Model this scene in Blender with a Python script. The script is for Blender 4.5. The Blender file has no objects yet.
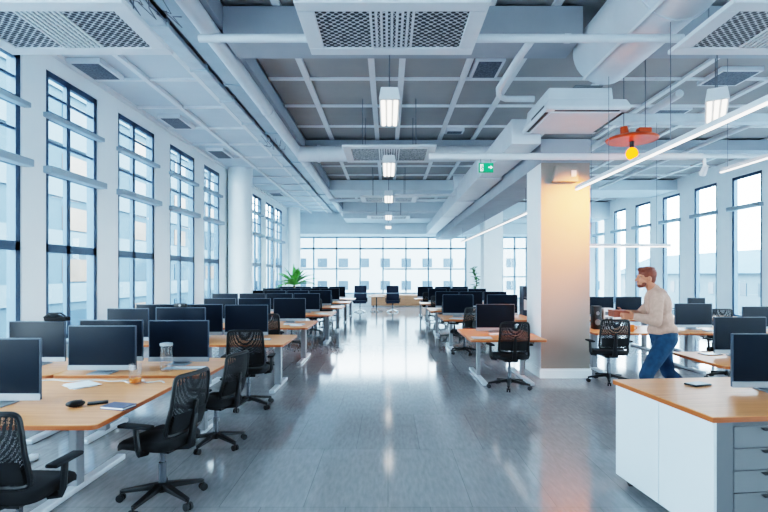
import bpy, bmesh, math, random
from mathutils import Vector, Matrix, Euler
random.seed(7)
PI = math.pi
col = bpy.context.scene.collection
scene = bpy.context.scene

# ------------------------------------------------------------------ materials
def lin(c):
    return tuple(((v/255)/12.92 if v/255 <= .04045 else ((v/255+.055)/1.055)**2.4) for v in c)

def mat(name, rgb, rough=.6, metal=0, noise=0, nscale=8, spec=.5, emit=None, estr=0, stretch=None, coat=0, bump=0):
    m = bpy.data.materials.new(name); m.use_nodes = True
    nt = m.node_tree; b = nt.nodes['Principled BSDF']
    c = lin(rgb)
    b.inputs['Base Color'].default_value = (*c, 1)
    b.inputs['Roughness'].default_value = rough
    b.inputs['Metallic'].default_value = metal
    b.inputs['Specular IOR Level'].default_value = spec
    b.inputs['Coat Weight'].default_value = coat
    if emit:
        b.inputs['Emission Color'].default_value = (*lin(emit), 1)
        b.inputs['Emission Strength'].default_value = estr
    if noise:
        tc = nt.nodes.new('ShaderNodeTexCoord'); mp = nt.nodes.new('ShaderNodeMapping')
        n = nt.nodes.new('ShaderNodeTexNoise'); r = nt.nodes.new('ShaderNodeValToRGB')
        n.inputs['Scale'].default_value = nscale; n.inputs['Detail'].default_value = 4
        if stretch: mp.inputs['Scale'].default_value = stretch
        nt.links.new(tc.outputs['Object'], mp.inputs[0]); nt.links.new(mp.outputs[0], n.inputs['Vector'])
        nt.links.new(n.outputs['Fac'], r.inputs[0])
        r.color_ramp.elements[0].position = .3; r.color_ramp.elements[1].position = .7
        r.color_ramp.elements[0].color = (*[v*(1-noise) for v in c], 1)
        r.color_ramp.elements[1].color = (*[min(1, v*(1+noise)) for v in c], 1)
        nt.links.new(r.outputs[0], b.inputs['Base Color'])
        if bump:
            bp = nt.nodes.new('ShaderNodeBump'); bp.inputs['Strength'].default_value = bump
            nt.links.new(n.outputs['Fac'], bp.inputs['Height']); nt.links.new(bp.outputs[0], b.inputs['Normal'])
    return m

def emis(name, rgb, s):
    m = bpy.data.materials.new(name); m.use_nodes = True
    nt = m.node_tree; nt.nodes.clear()
    e = nt.nodes.new('ShaderNodeEmission'); o = nt.nodes.new('ShaderNodeOutputMaterial')
    e.inputs[0].default_value = (*lin(rgb), 1); e.inputs[1].default_value = s
    nt.links.new(e.outputs[0], o.inputs[0]); return m

def pane_mat(name, tint=(1, 1, 1), base=.03):
    m = bpy.data.materials.new(name); m.use_nodes = True
    nt = m.node_tree; nt.nodes.clear()
    t = nt.nodes.new('ShaderNodeBsdfTransparent'); g = nt.nodes.new('ShaderNodeBsdfGlossy')
    f = nt.nodes.new('ShaderNodeLayerWeight'); x = nt.nodes.new('ShaderNodeMixShader'); o = nt.nodes.new('ShaderNodeOutputMaterial')
    t.inputs[0].default_value = (*tint, 1); g.inputs['Roughness'].default_value = .02
    pw = nt.nodes.new('ShaderNodeMath'); pw.operation = 'POWER'; pw.inputs[1].default_value = 5
    ml = nt.nodes.new('ShaderNodeMath'); ml.operation = 'MULTIPLY_ADD'; ml.inputs[1].default_value = .4; ml.inputs[2].default_value = base
    nt.links.new(f.outputs['Facing'], pw.inputs[0]); nt.links.new(pw.outputs[0], ml.inputs[0])
    nt.links.new(ml.outputs[0], x.inputs[0]); nt.links.new(t.outputs[0], x.inputs[1]); nt.links.new(g.outputs[0], x.inputs[2])
    nt.links.new(x.outputs[0], o.inputs[0]); return m

def mesh_fabric(name, rgb, scale, open_):
    m = bpy.data.materials.new(name); m.use_nodes = True
    nt = m.node_tree; b = nt.nodes['Principled BSDF']
    b.inputs['Base Color'].default_value = (*lin(rgb), 1); b.inputs['Roughness'].default_value = .7
    tc = nt.nodes.new('ShaderNodeTexCoord'); v = nt.nodes.new('ShaderNodeTexVoronoi')
    v.inputs['Scale'].default_value = scale; v.inputs['Randomness'].default_value = .35
    nt.links.new(tc.outputs['Object'], v.inputs['Vector'])
    c = nt.nodes.new('ShaderNodeMath'); c.operation = 'LESS_THAN'; c.inputs[1].default_value = open_
    nt.links.new(v.outputs['Distance'], c.inputs[0])
    t = nt.nodes.new('ShaderNodeBsdfTransparent'); x = nt.nodes.new('ShaderNodeMixShader')
    nt.links.new(c.outputs[0], x.inputs[0]); nt.links.new(b.outputs[0], x.inputs[1]); nt.links.new(t.outputs[0], x.inputs[2])
    nt.links.new(x.outputs[0], nt.nodes['Material Output'].inputs[0]); return m

def grille_mat(name, rgb, scale, open_=.3):
    # diamond punched grille: dark plate showing between pale strands
    m = bpy.data.materials.new(name); m.use_nodes = True
    nt = m.node_tree; b = nt.nodes['Principled BSDF']; b.inputs['Roughness'].default_value = .5
    tc = nt.nodes.new('ShaderNodeTexCoord'); mp = nt.nodes.new('ShaderNodeMapping'); mp.inputs['Rotation'].default_value = (0, 0, PI/4)
    v = nt.nodes.new('ShaderNodeTexVoronoi'); v.inputs['Scale'].default_value = scale; v.inputs['Randomness'].default_value = .12
    nt.links.new(tc.outputs['Object'], mp.inputs[0]); nt.links.new(mp.outputs[0], v.inputs['Vector'])
    r = nt.nodes.new('ShaderNodeValToRGB'); r.color_ramp.interpolation = 'LINEAR'
    r.color_ramp.elements[0].position = open_; r.color_ramp.elements[0].color = (.012, .016, .02, 1)
    r.color_ramp.elements[1].position = open_+.14; r.color_ramp.elements[1].color = (*lin(rgb), 1)
    nt.links.new(v.outputs['Distance'], r.inputs[0]); nt.links.new(r.outputs[0], b.inputs['Base Color']); return m

def wood_mat(name, c0, c1, rough=.4, axis='X', scale=1.0):
    m = bpy.data.materials.new(name); m.use_nodes = True
    nt = m.node_tree; b = nt.nodes['Principled BSDF']; b.inputs['Roughness'].default_value = rough
    tc = nt.nodes.new('ShaderNodeTexCoord'); mp = nt.nodes.new('ShaderNodeMapping')
    mp.inputs['Scale'].default_value = (1.2*scale, 22*scale, 22*scale) if axis == 'X' else (22*scale, 1.2*scale, 22*scale)
    n = nt.nodes.new('ShaderNodeTexNoise'); n.inputs['Scale'].default_value = 1.6; n.inputs['Detail'].default_value = 6; n.inputs['Distortion'].default_value = .6
    r = nt.nodes.new('ShaderNodeValToRGB'); r.color_ramp.elements[0].position = .3; r.color_ramp.elements[1].position = .72
    r.color_ramp.elements[0].color = (*lin(c0), 1); r.color_ramp.elements[1].color = (*lin(c1), 1)
    nt.links.new(tc.outputs['Object'], mp.inputs[0]); nt.links.new(mp.outputs[0], n.inputs['Vector'])
    nt.links.new(n.outputs['Fac'], r.inputs[0]); nt.links.new(r.outputs[0], b.inputs['Base Color']); return m

def floor_mat():
    m = bpy.data.materials.new('polished_grey_floor'); m.use_nodes = True
    nt = m.node_tree; b = nt.nodes['Principled BSDF']
    tc = nt.nodes.new('ShaderNodeTexCoord')
    br = nt.nodes.new('ShaderNodeTexBrick'); br.inputs['Scale'].default_value = 1
    br.inputs['Brick Width'].default_value = .62; br.inputs['Row Height'].default_value = 1.25
    br.inputs['Mortar Size'].default_value = .003; br.inputs['Mortar Smooth'].default_value = .3
    br.inputs['Color1'].default_value = (*lin((152, 154, 157)), 1); br.inputs['Color2'].default_value = (*lin((142, 144, 147)), 1)
    br.inputs['Mortar'].default_value = (*lin((120, 123, 127)), 1)
    nt.links.new(tc.outputs['Object'], br.inputs['Vector'])
    mp = nt.nodes.new('ShaderNodeMapping'); mp.inputs['Scale'].default_value = (26, 5.0, 1)
    n = nt.nodes.new('ShaderNodeTexNoise'); n.inputs['Scale'].default_value = 1.3; n.inputs['Detail'].default_value = 6
    nt.links.new(tc.outputs['Object'], mp.inputs[0]); nt.links.new(mp.outputs[0], n.inputs['Vector'])
    mp2 = nt.nodes.new('ShaderNodeMapping'); mp2.inputs['Scale'].default_value = (1, 1, 1)
    n2 = nt.nodes.new('ShaderNodeTexNoise'); n2.inputs['Scale'].default_value = .9; n2.inputs['Detail'].default_value = 3
    nt.links.new(tc.outputs['Object'], n2.inputs['Vector'])
    mx = nt.nodes.new('ShaderNodeMix'); mx.data_type = 'RGBA'; mx.blend_type = 'OVERLAY'; mx.inputs[0].default_value = .3
    nt.links.new(br.outputs['Color'], mx.inputs[6]); nt.links.new(n.outputs['Fac'], mx.inputs[7])
    mx2 = nt.nodes.new('ShaderNodeMix'); mx2.data_type = 'RGBA'; mx2.blend_type = 'OVERLAY'; mx2.inputs[0].default_value = .06
    nt.links.new(mx.outputs[2], mx2.inputs[6]); nt.links.new(n2.outputs['Fac'], mx2.inputs[7])
    nt.links.new(mx2.outputs[2], b.inputs['Base Color'])
    rr = nt.nodes.new('ShaderNodeMapRange'); rr.inputs[1].default_value = .3; rr.inputs[2].default_value = .7
    rr.inputs[3].default_value = .07; rr.inputs[4].default_value = .13
    nt.links.new(n.outputs['Fac'], rr.inputs[0]); nt.links.new(rr.outputs[0], b.inputs['Roughness'])
    b.inputs['Specular IOR Level'].default_value = .7
    return m

M = dict(
    floor=floor_mat(),
    wall=mat('white_wall_paint', (244, 250, 254), .7, noise=.02, nscale=3),
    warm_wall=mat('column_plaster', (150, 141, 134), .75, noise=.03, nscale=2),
    ceil_dark=mat('grey_ceiling_panel', (160, 159, 158), .85, noise=.05, nscale=1.5),
    ceil_light=mat('pale_ceiling_panel', (204, 214, 223), .85, noise=.04, nscale=1.5),
    rib=mat('white_ceiling_rib', (230, 234, 238), .6, noise=.03, nscale=4),
    beam=mat('grey_beam_paint', (164, 171, 180), .8, noise=.06, nscale=2),
    soffit=mat('pale_soffit', (206, 216, 224), .8, noise=.04, nscale=2),
    duct=mat('white_duct_metal', (214, 220, 227), .42, .1, noise=.05, nscale=3),
    duct_blue=mat('bluish_duct_metal', (166, 182, 194), .45, .2, noise=.08, nscale=2),
    tray=mat('cable_tray_metal', (196, 206, 215), .5, .2, noise=.08, nscale=5),
    pipe=mat('white_pipe_paint', (216, 222, 229), .45, noise=.03, nscale=5),
    wire=mat('grey_hanger_wire', (120, 126, 134), .5, .5, noise=.05),
    vent_frame=mat('white_vent_frame', (222, 227, 233), .55, noise=.02, nscale=4),
    grille=grille_mat('punched_grille', (206, 213, 221), 19, .47),
    small_grille=mat('dark_vent_mesh', (92, 100, 110), .6, noise=.5, nscale=40),
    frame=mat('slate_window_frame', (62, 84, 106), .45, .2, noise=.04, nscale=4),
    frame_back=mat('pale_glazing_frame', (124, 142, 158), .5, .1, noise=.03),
    ledge=mat('pale_window_ledge', (158, 174, 188), .5, noise=.03, nscale=4),
    glass=pane_mat('window_glass', (.93, .97, 1)),
    tumbler=pane_mat('drinking_glass', (.97, .98, .99), .06),
    juice=mat('orange_drink', (226, 120, 30), .15, noise=.05),
    wood=wood_mat('oak_desktop', (208, 134, 80), (230, 160, 104), .38),
    wood_edge=mat('oak_edge_band', (168, 86, 40), .45, noise=.12, nscale=6, stretch=(2, 2, 30)),
    wood_low=wood_mat('sideboard_oak', (176, 126, 92), (200, 150, 112), .5),
    steel=mat('satin_desk_metal', (136, 139, 144), .4, .25, noise=.04, nscale=6),
    steel_light=mat('light_foot_metal', (204, 211, 218), .35, .3, noise=.04),
    black=mat('black_plastic', (9, 11, 14), .45, noise=.1, nscale=12),
    navy=mat('navy_upholstery', (34, 46, 64), .8, noise=.15, nscale=40),
    black_soft=mat('black_fabric', (9, 10, 13), .85, noise=.2, nscale=60, bump=.15),
    chair_mesh=mesh_fabric('chair_mesh', (10, 12, 16), 150, .3),
    chrome=mat('chrome_column', (96, 100, 106), .25, .8, noise=.03),
    screen=mat('dark_screen', (20, 30, 40), .25, spec=.16, noise=.08, nscale=2),
    shell=mat('slate_monitor_shell', (66, 80, 94), .4, .2, noise=.04),
    silver=mat('silver_chin', (150, 158, 166), .38, .4, noise=.03),
    white=mat('white_laminate', (226, 236, 243), .45, noise=.015, nscale=2),
    grey_panel=mat('grey_laminate', (104, 108, 112), .5, noise=.03, nscale=3),
    drawer=mat('grey_drawer_front', (116, 120, 124), .5, noise=.03, nscale=3),
    seam=mat('pale_seam', (196, 208, 216), .6, noise=.02),
    paper=mat('white_paper', (232, 236, 240), .8, noise=.03),
    leaf=mat('green_leaf', (96, 168, 70), .5, noise=.3, nscale=6),
    leaf_dark=mat('deep_green_leaf', (58, 104, 56), .5, noise=.3, nscale=6),
    stem=mat('brown_plant_stem', (110, 92, 66), .8, noise=.2),
    pot=mat('white_plant_pot', (214, 218, 222), .5, noise=.03),
    soil=mat('potting_soil', (52, 42, 34), .95, noise=.4, nscale=30),
    tube=emis('lit_tube', (255, 246, 232), 2.4),
    strip=emis('lit_strip', (255, 250, 244), 2.2),
    bulb=emis('amber_bulb', (255, 104, 14), 3.6),
    amber=mat('copper_lamp_metal', (200, 78, 34), .4, .4, noise=.1),
    green=mat('exit_green', (0, 132, 84), .5, noise=.03, emit=(0, 150, 95), estr=.35),
    signwhite=mat('sign_white', (240, 246, 244), .5, noise=.02, emit=(255, 255, 255), estr=.5),
    skin=mat('skin', (196, 122, 92), .55, noise=.06, nscale=12),
    sweater=mat('cream_knit', (190, 154, 136), .9, noise=.1, nscale=26, bump=.3),
    jeans=mat('blue_denim', (22, 60, 86), .85, noise=.25, nscale=16, bump=.15),
    hair=mat('auburn_hair', (112, 54, 36), .7, noise=.3, nscale=30),
    shoe=mat('dark_shoe_leather', (44, 40, 40), .5, noise=.1),
    sole=mat('white_shoe_sole', (210, 210, 208), .6, noise=.03),
    eyewhite=mat('eye_white', (170, 150, 138), .3, noise=.02),
    redbox=mat('reddish_wood', (150, 72, 50), .5, noise=.15, nscale=12),
    orangecup=mat('orange_ceramic', (232, 118, 48), .35, noise=.05),
    bluecover=mat('dark_blue_cover', (50, 60, 100), .4, noise=.15, nscale=20),
    facade=mat('pale_facade', (62, 76, 88), .9, noise=.06, nscale=.4),
    facade_far=mat('bright_far_facade', (160, 162, 163), .9, noise=.03, nscale=.4),
    facade_white=mat('white_facade', (92, 102, 110), .9, noise=.03, nscale=.4),
    band=mat('blue_grey_facade_band', (54, 72, 88), .9, noise=.1, nscale=.5),
    farglass=mat('far_window_glass', (36, 54, 70), .3, noise=.15, nscale=1),
    farglass_warm=mat('far_lit_window', (104, 86, 70), .4, noise=.2, nscale=1),
    roof=mat('blue_slate_roof', (46, 70, 90), .8, noise=.1, nscale=.5),
    ground=mat('pale_paving', (150, 156, 162), .9, noise=.08, nscale=.3),
    cable=mat('white_cable', (206, 206, 204), .6, noise=.03),
)

# ------------------------------------------------------------------ mesh builder
class MB:
    def __init__(s): s.v = []; s.f = []; s.mi = []; s.T = Matrix.Identity(4); s.m = 0
    def add(s, vs, fs):
        o = len(s.v)
        s.v += [tuple(s.T @ Vector(p)) for p in vs]
        s.f += [tuple(i+o for i in f) for f in fs]; s.mi += [s.m]*len(fs); return s
    def box(s, x0, x1, y0, y1, z0, z1):
        vs = [(x, y, z) for x in (x0, x1) for y in (y0, y1) for z in (z0, z1)]
        return s.add(vs, [(0, 1, 3, 2), (4, 6, 7, 5), (0, 4, 5, 1), (2, 3, 7, 6), (0, 2, 6, 4), (1, 5, 7, 3)])
    def prism(s, poly, off):
        n = len(poly); off = Vector(off)
        vs = [Vector(p) for p in poly]; vs = vs+[p+off for p in vs]
        fs = [tuple(range(n))[::-1], tuple(range(n, 2*n))]+[(i, (i+1) % n, (i+1) % n+n, i+n) for i in range(n)]
        return s.add(vs, fs)
    def bar(s, p0, p1, w, h, w1=None, h1=None, up=(0, 0, 1)):
        p0, p1 = Vector(p0), Vector(p1); d = (p1-p0).normalized(); u = Vector(up)
        if abs(d.dot(u)) > .98: u = Vector((0, 1, 0))
        x = d.cross(u).normalized(); y = x.cross(d).normalized()
        w1 = w1 or w; h1 = h1 or h
        vs = []
        for p, a, b in ((p0, w, h), (p1, w1, h1)):
            vs += [p+x*a/2*i+y*b/2*j for i, j in ((-1, -1), (1, -1), (1, 1), (-1, 1))]
        return s.add(vs, [(3, 2, 1, 0), (4, 5, 6, 7)]+[(i, (i+1) % 4, (i+1) % 4+4, i+4) for i in range(4)])
    def tube(s, pts, r, n=10, closed=False, flat=1):
        pts = [Vector(p) for p in pts]; N = len(pts)
        rs = r if isinstance(r, (list, tuple)) else [r]*N
        rings = []; prev = None
        for i, p in enumerate(pts):
            if closed: d = pts[(i+1) % N]-pts[i-1]
            else: d = pts[min(i+1, N-1)]-pts[max(i-1, 0)]
            d.normalize()
            if prev is None:
                u = Vector((0, 0, 1)) if abs(d.z) < .9 else Vector((0, 1, 0))
                x = d.cross(u).normalized()
            else: x = (prev-d*prev.dot(d)).normalized()
            prev = x; y = d.cross(x)
            rings.append([p+(x*math.cos(2*PI*k/n)+y*flat*math.sin(2*PI*k/n))*rs[i] for k in range(n)])
        vs = [q for g in rings for q in g]; fs = []
        for i in range(N if closed else N-1):
            a, b = i*n, ((i+1) % N)*n
            fs += [(a+k, a+(k+1) % n, b+(k+1) % n, b+k) for k in range(n)]
        if not closed: fs += [tuple(range(n))[::-1], tuple(range((N-1)*n, N*n))]
        return s.add(vs, fs)
    def lathe(s, prof, c=(0, 0, 0), n=20):
        c = Vector(c); vs = []; fs = []
        for r, z in prof:
            vs += [c+Vector((r*math.cos(2*PI*k/n), r*math.sin(2*PI*k/n), z)) for k in range(n)]
        for i in range(len(prof)-1):
            fs += [(i*n+k, i*n+(k+1) % n, (i+1)*n+(k+1) % n, (i+1)*n+k) for k in range(n)]
        fs += [tuple(range(n))[::-1], tuple(range((len(prof)-1)*n, len(prof)*n))]
        return s.add(vs, fs)
    def ell(s, c, r, n=14, m=9, R=None):
        c = Vector(c); r = (r, r, r) if not isinstance(r, (tuple, list)) else r
        R = R or Matrix.Identity(3); vs = []; fs = []
        for i in range(1, m):
            t = PI*i/m
            for k in range(n):
                a = 2*PI*k/n
                vs.append(c+R @ Vector((r[0]*math.sin(t)*math.cos(a), r[1]*math.sin(t)*math.sin(a), r[2]*math.cos(t))))
        for i in range(m-2):
            fs += [(i*n+k, (i+1)*n+k, (i+1)*n+(k+1) % n, i*n+(k+1) % n) for k in range(n)]
        top = len(vs); vs += [c+R @ Vector((0, 0, r[2])), c+R @ Vector((0, 0, -r[2]))]
        fs += [(top, k, (k+1) % n) for k in range(n)]+[(top+1, (m-2)*n+(k+1) % n, (m-2)*n+k) for k in range(n)]
        return s.add(vs, fs)
    def limb(s, pts, rs, n=14):
        for i in range(len(pts)-1):
            s.tube([Vector(pts[i]).lerp(Vector(pts[i+1]), t/4) for t in range(5)], [rs[i]+(rs[i+1]-rs[i])*t/4 for t in range(5)], n)
        for p, r in zip(pts, rs): s.ell(p, r)
        return s
    def grid(s, fn, nu, nv):
        vs = [fn(i/nu, j/nv) for j in range(nv+1) for i in range(nu+1)]
        fs = [(j*(nu+1)+i, j*(nu+1)+i+1, (j+1)*(nu+1)+i+1, (j+1)*(nu+1)+i) for j in range(nv) for i in range(nu)]
        return s.add(vs, fs)
    def build(s, name, mats, parent=None, smooth=True, bevel=0, seg=2, loc=None, angle=35):
        me = bpy.data.meshes.new(name); me.from_pydata(s.v, [], s.f)
        if not isinstance(mats, (list, tuple)): mats = [mats]
        for mm in mats: me.materials.append(mm)
        me.polygons.foreach_set('material_index', s.mi)
        bm = bmesh.new(); bm.from_mesh(me)
        bmesh.ops.recalc_face_normals(bm, faces=bm.faces)
        if bevel:
            es = [e for e in bm.edges if len(e.link_faces) == 2 and e.calc_face_angle(0) > .6]
            bmesh.ops.bevel(bm, geom=es, offset=bevel, segments=seg, affect='EDGES', clamp_overlap=True, profile=.5)
        bm.to_mesh(me); bm.free()
        if smooth:
            me.polygons.foreach_set('use_smooth', [True]*len(me.polygons)); me.set_sharp_from_angle(angle=math.radians(angle))
        o = bpy.data.objects.new(name, me); col.objects.link(o)
        if parent: o.parent = parent
        if loc: o.location = loc
        return o

LABELS = {}
def tag(o, label=None, cat=None, group=None, kind=None):
    if label:
        o['label'] = label; LABELS[label] = LABELS.get(label, 0)+1
        n = len(label.split())
        if n < 4 or n > 16: print('LABEL LEN', n, label)
    if cat: o['category'] = cat
    if group: o['group'] = group
    if kind: o['kind'] = kind
    return o
def thing(name, label, cat, loc=(0, 0, 0), rz=0, group=None):
    o = bpy.data.objects.new(name, None); col.objects.link(o); o.empty_display_size = .1
    o.location = loc; o.rotation_euler = (0, 0, rz); return tag(o, label, cat, group)
def struct(o): o['kind'] = 'structure'; return o
def copy_tree(o, parent=None):
    c = o.copy(); col.objects.link(c)
    if parent: c.parent = parent
    for ch in list(KIDS.get(o.name, [])): copy_tree(ch, c)
    return c
KIDS = {}
def index_kids(o):
    KIDS[o.name] = [c for c in bpy.data.objects if c.parent == o]
    for c in KIDS[o.name]: index_kids(c)
def dup(proto, loc, rz, label, group=None, scale=None):
    used = proto.get('_used')
    if used: o = copy_tree(proto)
    else: o = proto; proto['_used'] = 1
    o.location = loc; o.rotation_euler = (0, 0, rz)
    if scale: o.scale = scale
    return tag(o, label, None, group)

EYE = 1.7
XL, XR, YB = -4.85, 10.4, 28.0
YF = -6.0                       # the room runs on behind the camera
ZL, ZC = 4.91, 5.17

# ------------------------------------------------------------------ room shell
struct(MB().box(XL-.3, XR+.3, YF, YB+.3, -.12, 0).build('floor', M['floor']))
c = struct(MB().box(-3.02, XR+.3, YF, YB+.3, ZC, ZC+.15).build('ceiling', M['ceil_dark']))
g = MB()
for x in (-2.15, -1.42, -.27, .23, 1.31, 2.15, 3.75, 5.2, 6.7, 8.2, 9.6):
    g.box(x-.05, x+.05, YF, 24, ZC-.05, ZC-.001)
y = 9.0-1.44*10
while y < 24:
    g.box(-2.15, XR, y-.025, y+.025, ZC-.045, ZC-.001); y += 1.44
g.build('ceiling_grid', M['rib'], c, False)
c2 = struct(MB().box(XL-.3, -3.02, YF, YB+.3, ZL, ZC+.15).build('ceiling', M['ceil_light']))
g = MB()
for x in (-4.8, -3.92, -3.06): g.box(x-.04, x+.04, YF, 27.9, ZL-.06, ZL-.001)
y = 8.35-1.38*10
while y < 27.9:
    g.box(-4.8, -3.06, y-.025, y+.025, ZL-.045, ZL-.001); y += 1.38
g.build('ceiling_grid', M['rib'], c2, False)
# step between the two ceilings
struct(MB().box(-2.17, -2.10, YF, 28, 4.86, ZC).build('trim_1', M['beam']))

LWIN = [(-5.2, -3.6), (-3.1, -1.5), (-1.0, .5), (.9, 2.5), (3.0, 4.6), (5.2, 6.78), (7.26, 8.56), (9.2, 10.66), (11.39, 12.87), (13.5, 14.75), (16.3, 17.6), (18.26, 19.63), (20.35, 21.75), (22.05, 23.5)]
RWIN = [(-4.4, -3.2), (-2.3, -1.1), (-.2, 1.0), (1.9, 3.1), (4.0, 5.2), (6.1, 7.3), (8.15, 9.35), (10.2, 11.4), (12.2, 13.4), (14.24, 15.5), (16.2, 17.4), (18.25, 19.4), (20.3, 21.56), (22.4, 23.6), (24.6, 25.7)]
def pierced(name, x0, x1, wins, z0, z1, ztop):
    b = MB(); y = YF
    for a, e in wins:
        b.box(x0, x1, y, a, 0, ztop); b.box(x0, x1, a, e, 0, z0); b.box(x0, x1, a, e, z1, ztop); y = e
    b.box(x0, x1, y, YB+.3, 0, ztop)
    return struct(b.build(name, M['wall'], None, False))
pierced('wall_left', XL-.14, XL, LWIN, .72, 4.63, ZL)
pierced('wall_right', XR, XR+.14, RWIN, .43, 4.63, ZC)
struct(MB().box(XL, XL+.02, YF, 15.0, 0, .12).build('baseboard_left', M['wall'], None, False))
struct(MB().box(XR-.02, XR, YF, YB, 0, .12).build('baseboard_right', M['wall'], None, False))

struct(MB().box(XL-.3, XR+.3, YF-.2, YF, 0, ZC+.15).build('wall_front', M['wall'], None, False))
nwin = 0
def side_window(side, y0, y1, tiers, ledges, mullion, zlo, zhi, bars=()):
    """tall window in a side wall: frame bars, one pane sheet, projecting ledges"""
    global nwin; nwin += 1
    s = -1 if side == 'L' else 1
    X = XL if side == 'L' else XR
    xi, xo = X+s*.02, X+s*.08            # frame depth band, set a little into the wall
    a, b = min(xi, xo), max(xi, xo); t = .085
    f = MB()
    a2, b2 = sorted((X+s*.02, X+s*.139))
    f.box(a2, b2, y0, y0+t, zlo, zhi); f.box(a2, b2, y1-t, y1, zlo, zhi)
    f.box(a, b, y0, y1, zhi-t, zhi); f.box(a, b, y0, y1, zlo, zlo+t)
    for z in tiers: f.box(a, b, y0, y1, z-.06, z+.06)
    if mullion:
        ym = y0+(y1-y0)*mullion; f.box(a, b, ym-.045, ym+.045, zlo, zhi)
    o = struct(f.build('window_%d' % nwin, M['frame'], None, False))
    xm = X+s*.055
    p = MB().add([(xm, y0+.02, zlo+.02), (xm, y1-.02, zlo+.02), (xm, y1-.02, zhi-.02), (xm, y0+.02, zhi-.02)], [(0, 1, 2, 3)]).build('pane', M['glass'], o, False)
    if bars:
        q = MB()
        for z in bars: q.box(xm-.02, xm+.02, y0+.03, y1-.03, z-.014, z+.014)
        q.build('glazing_bar', M['frame'], o, False)
    for z, d, h in ledges:
        x0, x1 = sorted((X+s*.02, X-s*d))
        MB().box(x0, x1, y0-.06, y1+.06, z-h, z).build('window_ledge', M['ledge'], o, False, .012)
    return o
for a, e in LWIN:
    side_window('L', a, e, (4.0, 3.2, 2.085), ((4.0, .09, .07), (3.24, .13, .1), (.74, .12, .06)), .42, .72, 4.63, (4.3, 3.62))
for a, e in RWIN:
    side_window('R', a, e, (3.69,), ((3.74, .14, .12), (.45, .12, .05)), 0, .43, 4.63)

# far wall: glazing of eight bays, pier, second glazing
bw = MB()
bw.box(XL-.3, 4.3, YB, YB+.3, 0, .66); bw.box(XL-.3, XR+.3, YB, YB+.3, 3.8, ZC)
bw.box(4.3, 6.25, YB, YB+.3, 0, 3.8); bw.box(9.6, XR+.3, YB, YB+.3, 0, 3.8); bw.box(6.25, 9.6, YB, YB+.3, 0, .4)
struct(bw.build('wall_back', M['wall'], None, False))
nwin += 1
f = MB()
MX = [(px-388)/512*YB for px in (299, 313.5, 336.5, 360, 383, 406, 428.5, 451, 466)]
f.box(XL, MX[0]+.05, YB+.08, YB+.2, .66, 3.8)
for i, x in enumerate(MX): f.box(x-.04, x+.04, YB+.06, YB+.2, .66, 3.8)
f.box(XL, 4.3, YB+.06, YB+.2, .66, .74); f.box(XL, 4.3, YB+.06, YB+.2, 3.1, 3.2); f.box(XL, 4.3, YB+.06, YB+.2, 3.72, 3.8)
f.box(XL, MX[3], YB+.07, YB+.19, 1.99, 2.07); f.box(MX[4], 4.3, YB+.07, YB+.19, 1.99, 2.07)
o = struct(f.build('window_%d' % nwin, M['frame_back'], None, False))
MB().add([(XL, YB+.12, .66), (4.3, YB+.12, .66), (4.3, YB+.12, 3.8), (XL, YB+.12, 3.8)], [(0, 1, 2, 3)]).build('pane', M['glass'], o, False)
nwin += 1
f = MB()
for x in (6.28, 6.95, 7.6, 8.6, 9.56): f.box(x-.04, x+.04, YB+.06, YB+.2, .4, 3.8)
for z in (.44, 1.6, 3.15, 3.76): f.box(6.25, 9.6, YB+.06, YB+.2, z-.04, z+.04)
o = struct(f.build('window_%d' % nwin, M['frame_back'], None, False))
MB().add([(6.25, YB+.12, .4), (9.6, YB+.12, .4), (9.6, YB+.12, 3.8), (6.25, YB+.12, 3.8)], [(0, 1, 2, 3)]).build('pane', M['glass'], o, False)

# columns
def round_col(x, y, r):
    b = MB().lathe([(r, 0), (r, ZL)], (x, y, 0), 40)
    return struct(b.build('column', M['wall']))
round_col(-4.47, 15.5, .36); round_col(-4.5, 24.5, .3)
b = MB().box(2.525, 3.33, 8.45, 9.3, 0, 3.55); b.mi[0] = 1; b.mi[1] = 1  # side faces take the paler wall colour, standing in for window light
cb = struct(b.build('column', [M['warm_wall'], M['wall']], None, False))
MB().box(2.50, 3.355, 8.425, 9.325, 0, .13).box(2.51, 3.345, 8.435, 9.315, .13, .155).build('baseboard', M['wall'], cb, False)
cb = struct(MB().box(3.94, 4.72, 21.0, 21.8, 0, ZC).build('column', M['wall'], None, False))
# beams
def beam(x0, x1, y0, y1, z0, z1, m='beam'):
    return struct(MB().box(x0, x1, y0, y1, z0, z1).build('ceiling_beam', M[m], None, False, .01))
beam(-2.1, 2.48, 6.5, 7.15, 4.72, ZC-.05); beam(3.45, XR, 6.5, 7.15, 4.72, ZC-.05)
beam(-2.1, XR, 12.95, 13.5, 4.85, ZC-.05); beam(-2.1, XR, 18.4, 20.2, 4.75, ZC-.05, 'soffit')
beam(2.525, 3.33, 8.45, 27, 3.55, 3.95)
beam(-2.1, XR, 24, 28, 4.35, ZC-.05, 'soffit'); beam(XL, XR, 26.2, 28, 3.8, 4.34, 'soffit'); beam(XL, -2.11, 26.2, 28, 4.341, 4.905, 'soffit')

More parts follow.
